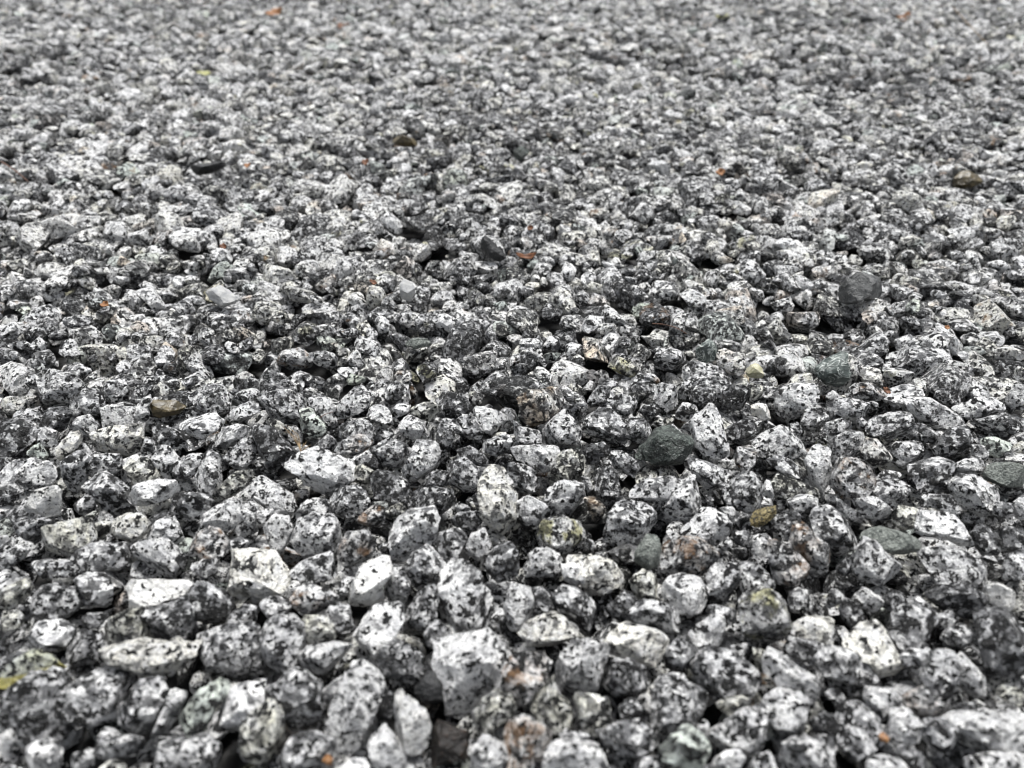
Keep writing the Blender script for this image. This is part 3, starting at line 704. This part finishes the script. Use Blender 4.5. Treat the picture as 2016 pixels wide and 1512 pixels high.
w 1460,190 1530,150 1560,210 1590,280 1500,250
d 60,1060 190,990 230,1030 170,1130 180,1190 80,1160 0,1180 0,1100
d 560,1450 640,1370 720,1330 680,1450 640,1512 550,1512
m 850,750 930,680 1040,700 1000,760 880,790
w 790,150 850,130 875,170 860,200 810,200
m 1330,60 1430,20 1530,110 1500,170 1400,160 1330,110
m 1170,920 1260,870 1440,880 1480,1000 1420,1030 1320,970 1230,970
w 690,270 740,265 800,310 770,360 720,350
w 0,760 40,800 40,880 0,910 -40,850
m 180,310 240,300 270,400 250,440 200,370
@U 1336 300 2.965
K 955,720 985,690 1170,730 1215,790 1230,840 1160,870 1080,860 1010,890 960,880|dark charcoal-grey angular block with a flat lit top|grey_stone
N 1600,150 1660,100 1760,110 1770,180 1700,210 1620,200|dull olive-brown stone far back among the white chips|brown_stone
@F 1336 600 2.965
g 795,370 860,310 970,260 990,420 950,500 870,470 810,420|dark green stone with pale veins and a flat triangular face|green_stone
g 100,260 170,190 240,230 200,340 110,340|small green-black stone with white veining at one edge|green_stone
P 390,380 440,320 490,350 495,430 420,430|small pale yellow-green lichened stone standing upright|yellow_stone
@V 670 300 2.965
l 345,770 370,730 420,760 460,820 400,870 350,850|smooth plain light-grey upright stone without any flecks|grey_stone
k 795,540 850,480 980,610 965,650 860,610|black flat-faced stone leaning in front of a brown curled leaf|dark_stone
@W 0 300 2.965
l 1180,820 1290,775 1400,850 1380,870 1290,910|plain brownish-grey stone with a smooth flat face|grey_stone
k 1020,110 1100,80 1250,60 1370,25 1395,70 1200,120 1050,140|long black slab of stone lying far back|dark_stone
@E2 670 600 2.965
G 355,225 430,190 550,200 530,240 430,260|small flat grey-green stone sliver|green_stone
@X 670 0 2.965
N 275,800 300,785 455,810 460,850 380,855 290,830|small khaki-brown oblong stone far back in the gravel|brown_stone
g 1000,880 1060,855 1110,900 1060,945 1010,920|dull green blurred stone far back|green_stone
"""

# ------------------------------------------------------------------ chippings: packed by dropping them one by one on a height field
CELL = 0.002
X0, X1, Y0, Y1 = -1.12, 1.12, -0.06, 1.40
NX, NY = int((X1 - X0) / CELL), int((Y1 - Y0) / CELL)
H = np.full((NX, NY), GROUND_Z)
TRACE_TOP = 768.0     # above this photo row the chips are packed freely

def half_width(y):
    return 0.17 + 0.63 * max(y, 0.0)

def pack(n_try, median=0.0125, y_max=None, small=False):
    out = []
    rng = RNG
    ys = Y0 + ((y_max or Y1) - Y0 - 0.04) * rng.random(n_try) ** 0.62 + 0.02
    xs = rng.uniform(-1, 1, n_try)
    for t in range(n_try):
        y = ys[t]
        hw = min(half_width(y), X1 - 0.03)
        if abs(xs[t]) * (X1 - 0.03) > hw:      # keep the density even over the wedge in view
            continue
        x = xs[t] * (X1 - 0.03)
        L = min(max(rng.lognormal(math.log(median), 0.29), 0.0055), 0.0205)
        a, b, c = L / 2, L / 2 * rng.uniform(0.50, 0.88), L / 2 * rng.uniform(0.42, 0.74)
        yaw = rng.uniform(0, math.pi)
        r = int(a / CELL) + 1
        g = np.arange(-r, r + 1) * CELL
        gx, gy = np.meshgrid(g, g, indexing='ij')
        ca, sa = math.cos(yaw), math.sin(yaw)
        q = ((gx * ca + gy * sa) / a) ** 2 + ((-gx * sa + gy * ca) / b) ** 2
        m = q < 0.95
        if m.sum() < 3:
            continue
        dz = c * np.sqrt(1 - q[m])
        best = None
        for k in range(4):
            cx = x + (rng.normal() * 0.006 if k else 0)
            cy = y + (rng.normal() * 0.006 if k else 0)
            i, j = int((cx - X0) / CELL), int((cy - Y0) / CELL)
            if i - r < 0 or j - r < 0 or i + r >= NX or j + r >= NY:
                continue
            h = H[i - r:i + r + 1, j - r:j + r + 1][m] + dz
            z = np.sort(h)[int(len(h) * 0.72)]
            if best is None or z < best[0]:
                best = (z, i, j, cx, cy)
        if best is None:
            continue
        z, i, j, cx, cy = best
        px, py, zc = project((cx, cy, 0.0))
        traced = zc > 0.02 and -120 < px < 2136 and TRACE_TOP < py < 1640
        lim = -0.0042 if traced else rng.uniform(0.0, 0.0095) + 0.0024 * math.sin(cx * 11 + 2.1 * math.sin(cy * 7)) * math.sin(cy * 13 + 0.8 + 1.7 * math.sin(cx * 5))
        if small:
            lim = -0.0015 if traced else 0.003
        if z + c > lim:
            continue
        patch = H[i - r:i + r + 1, j - r:j + r + 1]
        patch[m] = np.maximum(patch[m], z + dz)
        out.append((cx, cy, z, a, b, c, yaw))
    return np.array(out)

chips = np.concatenate([pack(80000), pack(26000, 0.0075, 0.70, True)])
# outlines of the near stones, in photo pixels
entries = []
tile = None
for line in TRACES.strip().splitlines():
    if line.startswith('@'):
        q = line.split()
        tile = (float(q[1]), float(q[2]), float(q[3]))
        continue
    parts = line.split('|')
    tone, pts = parts[0].split(' ', 1)
    P = np.array([[float(c) for c in s.split(',')] for s in pts.split()]) / tile[2] + np.array(tile[:2])
    entries.append((tone, P, parts[1] if len(parts) > 1 else None, parts[2] if len(parts) > 2 else None))

# chips that would cover one of the odd stones further back are raked aside
cp = np.array([project((q[0], q[1], q[2] + 0.5 * q[5])) for q in chips])
hide = np.zeros(len(chips), bool)
for tone, P, label, name in entries:
    lo, hi = P.min(0), P.max(0)
    if P[:, 1].mean() < 762:
        rpx = chips[:, 3] / np.maximum(cp[:, 2], 0.05) * F_PX * 0.55
        hide |= (cp[:, 0] > lo[0] - rpx) & (cp[:, 0] < hi[0] + rpx) & (cp[:, 1] > lo[1] - 0.3 * rpx) & (cp[:, 1] < hi[1] + 0.45 * rpx) & (chips[:, 2] > -0.0045)
raked = np.zeros((NX, NY), bool)
for q in chips[hide]:
    i, j = int((q[0] - X0) / CELL), int((q[1] - Y0) / CELL)
    raked[max(i - 6, 0):i + 7, max(j - 6, 0):j + 7] = True
chips = chips[~hide]
# drop chips that lie wholly buried under the others
keep = []
for q in chips:
    cx, cy, z, a, b, c, yaw = q
    i, j = int((cx - X0) / CELL), int((cy - Y0) / CELL)
    r = max(1, int(b / CELL))
    keep.append(raked[i, j] or (H[i - r:i + r + 1, j - r:j + r + 1] > z + c * 0.72 + 0.001).mean() < 0.72)
chips = chips[np.array(keep)]


def proto(level, rng):
    v, f = ico(level)
    v = v.copy()
    v *= (np.abs(v) ** 3.0).sum(1)[:, None] ** (-0.33) * 0.93      # blocky rather than round
    for _ in range(rng.integers(9, 15)):
        nrm = rng.normal(size=3); nrm /= np.linalg.norm(nrm)
        s = (v @ nrm).max()
        d = v @ nrm - s * rng.uniform(0.50, 0.86)
        v -= np.clip(d, 0, None)[:, None] * nrm
    d0 = v / np.linalg.norm(v, axis=1)[:, None]
    v *= (1 + 0.05 * waves(d0, 2.6, rng) + (0.045 * waves(d0, 7.0, rng) if level > 2 else 0.04 * waves(d0, 5.0, rng)))[:, None]
    v -= (v.max(0) + v.min(0)) / 2
    return v / np.abs(v).max(0)

def rot_matrices(yaw, tilt, tax):
    n_ = len(yaw)
    cz, sz = np.cos(yaw), np.sin(yaw)
    Rz = np.zeros((n_, 3, 3)); Rz[:, 0, 0] = cz; Rz[:, 0, 1] = -sz; Rz[:, 1, 0] = sz; Rz[:, 1, 1] = cz; Rz[:, 2, 2] = 1
    ax = np.stack([np.cos(tax), np.sin(tax), np.zeros(n_)], 1)
    K = np.zeros((n_, 3, 3))
    K[:, 0, 1] = -ax[:, 2]; K[:, 0, 2] = ax[:, 1]; K[:, 1, 0] = ax[:, 2]; K[:, 1, 2] = -ax[:, 0]; K[:, 2, 0] = -ax[:, 1]; K[:, 2, 1] = ax[:, 0]
    s, c = np.sin(tilt)[:, None, None], np.cos(tilt)[:, None, None]
    Rt = np.eye(3)[None] + s * K + (1 - c) * (K @ K)
    return Rt @ Rz

def stone_attrs(n_, rng, q):
    dark = np.where(rng.random(n_) < 0.02, 1.0, np.clip(rng.normal(0.0, 0.48, n_), -0.6, 1.0))
    # slow waves over the bed: patches of darker and of paler chips
    dark = dark - 0.06 + 0.24 * np.sin(q[:, 0] * 9 + 2.0 * np.sin(q[:, 1] * 6 + 1)) * np.sin(q[:, 1] * 10 + 1.5 * np.sin(q[:, 0] * 7))
    dark = np.clip(dark, -0.6, 1.0)
    cream = np.clip(rng.normal(0.15, 0.35, n_), 0, 1)
    rust = np.where(rng.random(n_) < 0.05, rng.uniform(0.4, 1.0, n_), 0)
    A = np.stack([dark, cream, rust, rng.random(n_)], 1)
    green = np.where(rng.random(n_) < 0.04, rng.uniform(0.3, 1.0, n_), 0)
    moss = np.where(rng.random(n_) < 0.03, rng.uniform(0.3, 1, n_), 0)
    yellow = np.where(rng.random(n_) < 0.28, rng.uniform(0.2, 0.9, n_), 0)
    tan = np.where(rng.random(n_) < 0.06, rng.uniform(0.3, 0.9, n_), 0)
    return A, np.stack([green, moss, yellow, tan], 1)

cc = np.array([project((q[0], q[1], q[2])) for q in chips])
inview = (cc[:, 2] > 0.02) & (cc[:, 0] > -150) & (cc[:, 0] < 2166) & (cc[:, 1] < 1700)
lod = np.where(inview & (cc[:, 2] < 0.64), 3, np.where(inview | (cc[:, 2] < 0.5), 2, 1))
lod = np.where(inview & (cc[:, 1] > TRACE_TOP + 20), 2, lod)   # the sunk layer between the big chips
lod = np.where(inview & (chips[:, 3] < 0.0045), 2, lod)
VV, FF, SA, SB, SM = [], [], [], [], []
base = 0
for level, n_proto in ((3, 40), (2, 40), (1, 20)):
    idx = np.where(lod == level)[0]
    if not len(idx):
        continue
    pid = RNG.integers(0, n_proto, len(idx))
    for p_ in range(n_proto):
        ii = idx[pid == p_]
        if not len(ii):
            continue
        pv = proto(level if level < 3 else 3, RNG)
        f = ico(level)[1]
        q = chips[ii]
        R = rot_matrices(q[:, 6], np.abs(RNG.normal(0, 0.38, len(ii))), RNG.uniform(0, 6.283, len(ii)))
        flip = RNG.choice([-1.0, 1.0], size=(len(ii), 3))
        flip[:, 2] = flip[:, 0] * flip[:, 1]          # rotations by half turns only
        sv = pv[None] * q[:, None, 3:6] * 1.07 * flip[:, None, :]
        v = np.einsum('nij,nkj->nki', R, sv) + q[:, None, :3]
        A, B = stone_attrs(len(ii), RNG, q)
        nv = len(pv)
        VV.append(v.reshape(-1, 3))
        FF.append((f[None] + (base + np.arange(len(ii)) * nv)[:, None, None]).reshape(-1, 3))
        SM.append(np.full(len(ii) * len(f), level >= 3))
        SA.append(np.repeat(A, nv, 0)); SB.append(np.repeat(B, nv, 0))
        base += nv * len(ii)
bed = bpy.data.objects.new('gravel_bed', mesh_from('gravel_bed', np.concatenate(VV), np.concatenate(FF), np.concatenate(SM),
                           {'stone': np.concatenate(SA), 'stain': np.concatenate(SB)}, 27))
bed.data.materials.append(M['granite'])
col.objects.link(bed)
tag(bed, 'loose black and white granite chippings covering the ground all the way back', 'gravel', kind='stuff')
print('BED chips', len(chips), 'tris', sum(len(x) for x in FF), 'lod3', int((lod == 3).sum()))

# ------------------------------------------------------------------ the near stones, each one an object of its own
def poly_radius(poly, ang):
    """distance from the origin to the outline along each direction"""
    r = np.full(len(ang), 1e-9)
    dx, dy = np.cos(ang), np.sin(ang)
    for i in range(len(poly)):
        (ax, ay), (bx, by) = poly[i], poly[(i + 1) % len(poly)]
        ex, ey = bx - ax, by - ay
        den = dx * ey - dy * ex
        with np.errstate(divide='ignore', invalid='ignore'):
            t = (ax * ey - ay * ex) / den
            u = (ax * dy - ay * dx) / den
        ok = (np.abs(den) > 1e-12) & (t > 0) & (u >= -1e-6) & (u <= 1 + 1e-6)
        r = np.where(ok, np.maximum(r, t), r)
    return r

def traced_rock(poly, rng, level=3, grow=1.12):
    """a rock whose outline, seen from the photograph's side, is the polygon (metres, centred)"""
    ang = np.linspace(-math.pi, math.pi, 181)
    rad = poly_radius(poly, ang)
    good = rad > 1e-6
    rad = np.interp(ang, ang[good], rad[good])
    ker = np.array([0, 1, 2, 1, 0.0]); ker /= ker.sum()
    rad = np.convolve(np.concatenate([rad[-5:-1], rad, rad[1:5]]), ker, 'same')[4:-4] * grow
    v, f = ico(level)
    rho = np.hypot(v[:, 0], v[:, 1])
    phi = np.arctan2(v[:, 1], v[:, 0])
    R = np.interp(phi, ang, rad)
    mean = math.sqrt(np.mean(rad ** 2))
    mn = np.percentile(rad, 15)
    D = (0.5 * mean + 0.5 * mn) * rng.uniform(0.80, 1.12)
    k = (rho ** 3.4 + np.abs(v[:, 2]) ** 3.4) ** (-1 / 3.4)
    p = np.stack([v[:, 0] * k * R, v[:, 1] * k * R, v[:, 2] * k * D], 1)
    # a slight lean of the deep side so that no stone is a mirror of itself
    p[:, 0] += p[:, 2] * rng.normal(0, 0.12)
    for _ in range(rng.integers(12, 18)):
        nrm = rng.normal(size=3); nrm[2] = abs(nrm[2]) * rng.choice([1, 1, -1]) + 0.25
        nrm /= np.linalg.norm(nrm)
        if abs(nrm[2]) < 0.28:
            continue
        s = (p @ nrm).max()
        d = p @ nrm - s * rng.uniform(0.55, 0.90)
        p -= np.clip(d, 0, None)[:, None] * nrm
    u = p / mean
    n1, n2, n3 = waves(u, 2.2, rng), waves(u, 5.5, rng), waves(u, 12.0, rng)
    n4 = waves(u, 24.0, rng)
    p *= (1 + 0.03 * n1 + 0.036 * n2 + 0.032 * n3 + 0.018 * n4)[:, None]
    return p, f, mean

TONE = {  # darkness, cream, rust / green, moss, yellow, tan
    'W': ((-1.25, 0.35, 0), (0, 0, 0.1, 0)), 'w': ((-0.52, 0.10, 0), (0, 0, 0, 0)), 'm': ((0.02, 0.0, 0), (0, 0, 0, 0)), 'd': ((0.55, 0.0, 0), (0, 0, 0, 0)),
    'o': ((-0.05, 0.5, 0), (0.1, 0.15, 0.7, 0)), 'c': ((-0.60, 0.9, 0), (0, 0, 0.3, 0)), 'e': ((-0.15, 0.3, 0), (0.9, 0.1, 0.2, 0)),
    'r': ((0.0, 0.1, 0.9), (0, 0, 0, 0.45)), 's': ((-0.1, 0.1, 0), (0, 1.0, 0.2, 0)), 't': ((0.1, 0.4, 0.4), (0, 0.2, 0.4, 0.9)),
    'y': ((-0.2, 0.3, 0), (0.6, 0.4, 1.0, 0)),
}
TONE_WORD = {'W': 'clean white', 'w': 'mostly white', 'm': 'evenly black-speckled', 'd': 'dark grey close-speckled', 'o': 'olive-tinged grey',
             'c': 'cream-tinted white', 'e': 'greenish-grey', 'r': 'rust-stained speckled', 's': 'moss-stained', 't': 'tan-stained speckled', 'y': 'yellow-banded'}
LANDMARK = {}
CAM_ROT = cam.rotation_euler.copy()
GROUP = 'granite chips lying on top of the gravel'

def poly_area_centroid(P):
    x, y = P[:, 0], P[:, 1]
    x2, y2 = np.roll(x, -1), np.roll(y, -1)
    cr = x * y2 - x2 * y
    a = cr.sum() / 2
    return abs(a), np.array([((x + x2) * cr).sum(), ((y + y2) * cr).sum()]) / (6 * a)

def shape_words(poly):
    """words read off the outline: size in millimetres, elongation, how pointed"""
    c = poly - poly.mean(0)
    w, V = np.linalg.eigh(np.cov(c.T))
    ext = np.sort([np.ptp(c @ V[:, 0]), np.ptp(c @ V[:, 1])])
    long_mm, ratio = ext[1] * 1000, ext[1] / max(ext[0], 1e-9)
    size = 'small' if long_mm < 10.5 else 'medium-sized' if long_mm < 15.5 else 'large'
    shape = 'roundish' if ratio < 1.25 else 'stubby' if ratio < 1.5 else 'oblong' if ratio < 1.85 else 'long narrow'
    turn = []
    for i in range(len(poly)):
        a, b, d = poly[i - 1], poly[i], poly[(i + 1) % len(poly)]
        u1, u2 = a - b, d - b
        turn.append(math.degrees(math.acos(np.clip(u1 @ u2 / (np.linalg.norm(u1) * np.linalg.norm(u2)), -1, 1))))
    m = min(turn)
    edge = 'sharp-cornered' if m < 72 else 'blunt-cornered' if m < 98 else 'worn'
    return size, shape, edge

marks = []          # stones that carry a description of their own, to name their neighbours by
for tone, P, label, name in entries:
    if label:
        marks.append((poly_area_centroid(P)[1], math.sqrt(poly_area_centroid(P)[0]), label))
import re
SHORT = {}
CUT = re.compile(r',| (with|beside|among|wedged|squeezed|sunk|tucked|lying|peeping|behind|half|leaning|in the|in front|far|standing|on|near|just|above|sloping|tapering|perched|along|without|like) ')
for _, _, lb in marks:
    SHORT[lb] = CUT.split(lb)[0]
# only neighbours whose short description names one stone alone
_all = list(SHORT.values())
marks = [m_ for m_ in marks if _all.count(SHORT[m_[2]]) == 1 and len(SHORT[m_[2]].split()) <= 7]

tris_near = 0
for tone, P, label, name in entries:
    area_px, cpx = poly_area_centroid(P)
    rng = np.random.default_rng(int(cpx[0] * 7 + cpx[1] * 1301))
    lift = -0.002 if name in ('brown_stone', 'dark_stone') and cpx[1] > 762 else 0.0025 if label else 0.0
    centre, depth = on_plane(cpx[0], cpx[1], lift)
    s = depth / F_PX
    poly = (P - cpx) * s
    poly[:, 1] *= -1
    v, f, mean = traced_rock(poly, rng, 5 if area_px > 14000 else 4, 0.98 if name else 1.07 if label else 1.12)
    kind = name or 'granite_chip'
    attrs = None
    if kind == 'granite_chip':
        (dk, cr, ru), st = TONE[tone]
        attrs = {'stone': (dk + rng.normal(0, 0.12), cr, ru, rng.random()), 'stain': st}
    me = mesh_from(kind, v, f, True, attrs, 24)
    mk = tone if kind != 'granite_chip' or tone == 'y' else 'granite'
    if label and 'pale veins' in label or (label and 'white veining' in label):
        mk = 'v'
    me.materials.append(M[mk])
    o = bpy.data.objects.new(kind, me)
    col.objects.link(o)
    o.location = centre
    o.rotation_euler = CAM_ROT
    tris_near += len(f)
    if label is None:
        size, shape, edge = shape_words(poly)
        label = f'{size} {shape} {edge} {TONE_WORD[tone]} granite chip'
        near = sorted((np.linalg.norm(cpx - c) / (0.5 * (r + math.sqrt(area_px))), lb) for c, r, lb in marks)
        if near and near[0][0] < 3.2:
            label += (' touching the ' if near[0][0] < 1.5 else ' near the ') + SHORT[near[0][1]].replace(' granite chip', ' chip')
            if len(label.split()) > 16:
                label = label.replace('medium-sized ', '').replace(' granite chip touching', ' chip touching').replace(' granite chip near', ' chip near')
    cat = {'granite_chip': 'stone', 'amber_pebble': 'pebble'}.get(kind, 'stone')
    tag(o, label, cat, GROUP if kind == 'granite_chip' else None)
print('NEAR stones', len(entries), 'tris', tris_near)

# ------------------------------------------------------------------ leaf litter on the gravel
def leaf_fragment(px, py, w_px, h_px, ang, mat, label, curl=0.5, z=0.0045):
    rng = np.random.default_rng(int(px * 3 + py * 17))
    c, depth = on_plane(px, py, z)
    s = depth / F_PX
    L, W = w_px * s / 2, h_px * s / 2
    nu, nv = 9, 5
    pts = []
    for i in range(nu):
        for j in range(nv):
            u, q = i / (nu - 1) * 2 - 1, j / (nv - 1) * 2 - 1
            wv = W * (1 - abs(u) ** 2.4 * 0.8) * (1 + 0.25 * math.sin(5 * u + px))
            pts.append((L * u + rng.normal(0, L * 0.03), wv * q + 0.12 * L * math.sin(2.2 * u + py), curl * L * (u * u - 0.3) + 0.35 * W * q * q + rng.normal(0, L * 0.02)))
    pts = np.array(pts)
    th = 0.00018
    top, bot = pts + [0, 0, th], pts - [0, 0, th]
    v = np.concatenate([top, bot])
    f = []
    n_ = nu * nv
    for i in range(nu - 1):
        for j in range(nv - 1):
            a = i * nv + j
            f += [(a, a + nv, a + nv + 1), (a, a + nv + 1, a + 1), (n_ + a, n_ + a + nv + 1, n_ + a + nv), (n_ + a, n_ + a + 1, n_ + a + nv + 1)]
    ring = [j for j in range(nv)] + [i * nv + nv - 1 for i in range(1, nu)] + [(nu - 1) * nv + j for j in range(nv - 2, -1, -1)] + [i * nv for i in range(nu - 2, 0, -1)]
    for a, b in zip(ring, ring[1:] + ring[:1]):
        f += [(a, b, n_ + b), (a, n_ + b, n_ + a)]
    me = mesh_from('leaf_fragment', v, np.array(f), True)
    me.materials.append(M[mat])
    o = bpy.data.objects.new('leaf_fragment', me)
    col.objects.link(o)
    o.location = c
    o.rotation_euler = (math.pi / 2 - PITCH - 0.5, 0.0, 0.0)
    o.rotation_euler.rotate_axis('Z', ang)
    tag(o, label, 'leaf', 'scraps of dead leaf on the gravel')
    return o

leaf_fragment(541, 27, 34, 20, 0.5, 'orange_leaf', 'pale orange scrap of dead leaf far back, with a dark gap beside it')
leaf_fragment(1775, 36, 30, 18, 0.35, 'orange_leaf', 'folded bright orange-brown leaf scrap far back, lit along its top', 0.7)
leaf_fragment(676, 54, 24, 20, 0.2, 'brown_leaf', 'dull reddish-brown leaf scrap far back, paler on one side')
leaf_fragment(402, 145, 30, 11, -0.35, 'pale_leaf', 'thin yellow-green leaf sliver far back in the gravel', 0.15)
leaf_fragment(1036, 505, 40, 13, 0.1, 'brown_leaf', 'curled russet leaf scrap like a small boat beside the black flat-faced stone', 0.75)
leaf_fragment(1418, 341, 18, 16, 0.9, 'orange_leaf', 'orange leaf scrap clinging to the end of a white chip')
leaf_fragment(207, 600, 15, 14, 0.9, 'orange_leaf', 'vivid orange leaf crumb next to a bright white chip')
leaf_fragment(1864, 645, 9, 9, 0.3, 'orange_leaf', 'tiny orange leaf crumb on a speckled block above the gap', 0.2)
leaf_fragment(487, 326, 13, 10, 0.2, 'orange_leaf', 'small orange-brown leaf crumb at the end of the long black slab')
leaf_fragment(735, 556, 17, 9, -0.3, 'brown_leaf', 'small flat rust-brown leaf flake beside the smooth light-grey upright stone', 0.2)
leaf_fragment(440, 486, 13, 13, 0.4, 'brown_leaf', 'small reddish leaf crumb between mid-distance white chips')
leaf_fragment(1043, 450, 13, 11, 1.2, 'brown_leaf', 'small chestnut-brown leaf crumb pointing up behind a white chip')
leaf_fragment(719, 320, 15, 13, 0.4, 'brown_leaf', 'dim brown leaf crumb in the blurred gravel behind')
leaf_fragment(1421, 33, 26, 10, 0.2, 'pale_leaf', 'yellowish leaf shred far back against a dark gap', 0.3)
leaf_fragment(1745, 770, 10, 16, 0.3, 'brown_leaf', 'dark brown leaf speck on the corner of a pale chip', 0.2)

def strand(bm_v, bm_f, pts, r0, r1, z0):
    """append one thin tapering stalk through photo points lying on the gravel"""
    P3 = np.array([on_plane(x, y, z0 + dz)[0] for x, y, dz in pts])
    t = np.linspace(0, len(P3) - 1, 14)
    C = np.stack([np.interp(t, np.arange(len(P3)), P3[:, k]) for k in range(3)], 1)
    for _ in range(2):
        C[1:-1] = (C[:-2] + 2 * C[1:-1] + C[2:]) / 4
    base = len(bm_v)
    for i, c in enumerate(C):
        d = C[min(i + 1, 13)] - C[max(i - 1, 0)]
        d /= np.linalg.norm(d)
        a = np.cross(d, [0.1, 0.2, 1.0]); a /= np.linalg.norm(a)
        b = np.cross(d, a)
        r = r0 + (r1 - r0) * i / 13
        for k in range(5):
            q = k * 2 * math.pi / 5
            bm_v.append(c + r * (a * math.cos(q) + b * math.sin(q)))
    for i in range(13):
        for k in range(5):
            a0, a1 = base + i * 5 + k, base + i * 5 + (k + 1) % 5
            bm_f += [(a0, a0 + 5, a1 + 5), (a0, a1 + 5, a1)]
    for e, o_ in ((base, 1), (base + 65, -1)):
        for k in range(1, 4):
            bm_f.append((e, e + k, e + k + 1) if o_ < 0 else (e, e + k + 1, e + k))

def strands_object(name, parts, mat, label, cat):
    v, f = [], []
    for pts, r0, r1, z0 in parts:
        strand(v, f, pts, r0, r1, z0)
    v = np.array(v)
    c = v.mean(0)
    me = mesh_from(name, v - c, np.array(f), True)
    me.materials.append(M[mat])
    o = bpy.data.objects.new(name, me)
    col.objects.link(o)
    o.location = c
    return tag(o, label, cat)

z_ = 0.0055
tuft = []
for i, (ex, ey) in enumerate([(552, 835), (558, 841), (566, 838), (561, 850), (574, 846)]):
    tuft.append(([(592, 889 - i, 0), (586 + i, 874 - i, 0.001), (0.5 * ex + 292 + i * 2, 0.5 * ey + 432, 0.002), (ex, ey, 0.001)], 0.00013, 0.00006, z_))
for i, (ex, ey) in enumerate([(611, 876), (607, 881), (602, 893), (598, 872), (604, 868)]):
    tuft.append(([(592, 889 - i, 0), (0.5 * ex + 297, 0.5 * ey + 443, 0.001), (ex, ey, 0.0005)], 0.00012, 0.00005, z_))
strands_object('dry_grass', tuft, 'straw', 'small tuft of dry straw-coloured grass caught between granite chips', 'grass')
strands_object('twig', [([(1285, 637, 0.001), (1305, 638, 0.003), (1330, 644, 0.003), (1352, 657, 0.0)], 0.00022, 0.00014, 0.006)], 'twig',
               'thin curved reddish-brown twig lying over mid-distance speckled chips', 'twig')
strands_object('twig', [([(630, 822, 0.0), (641, 815, 0.001), (656, 811, 0.0)], 0.00016, 0.0001, 0.007)], 'twig',
               'very short fine red-brown twig across a white chip near the dry grass', 'twig')
strands_object('grass_stalk', [([(1876, 14, 0.0), (1898, 38, 0.006), (1920, 62, 0.008), (1945, 88, 0.0)], 0.0006, 0.0004, 0.010)], 'straw',
               'pale dry grass stalk lying far back on the blurred gravel', 'grass')
strands_object('grass_stalk', [([(2, 318, 0.0), (28, 334, 0.003), (56, 358, 0.0)], 0.0005, 0.0003, 0.006)], 'twig',
               'dark thin grass stalk lying across mid-distance gravel', 'grass')
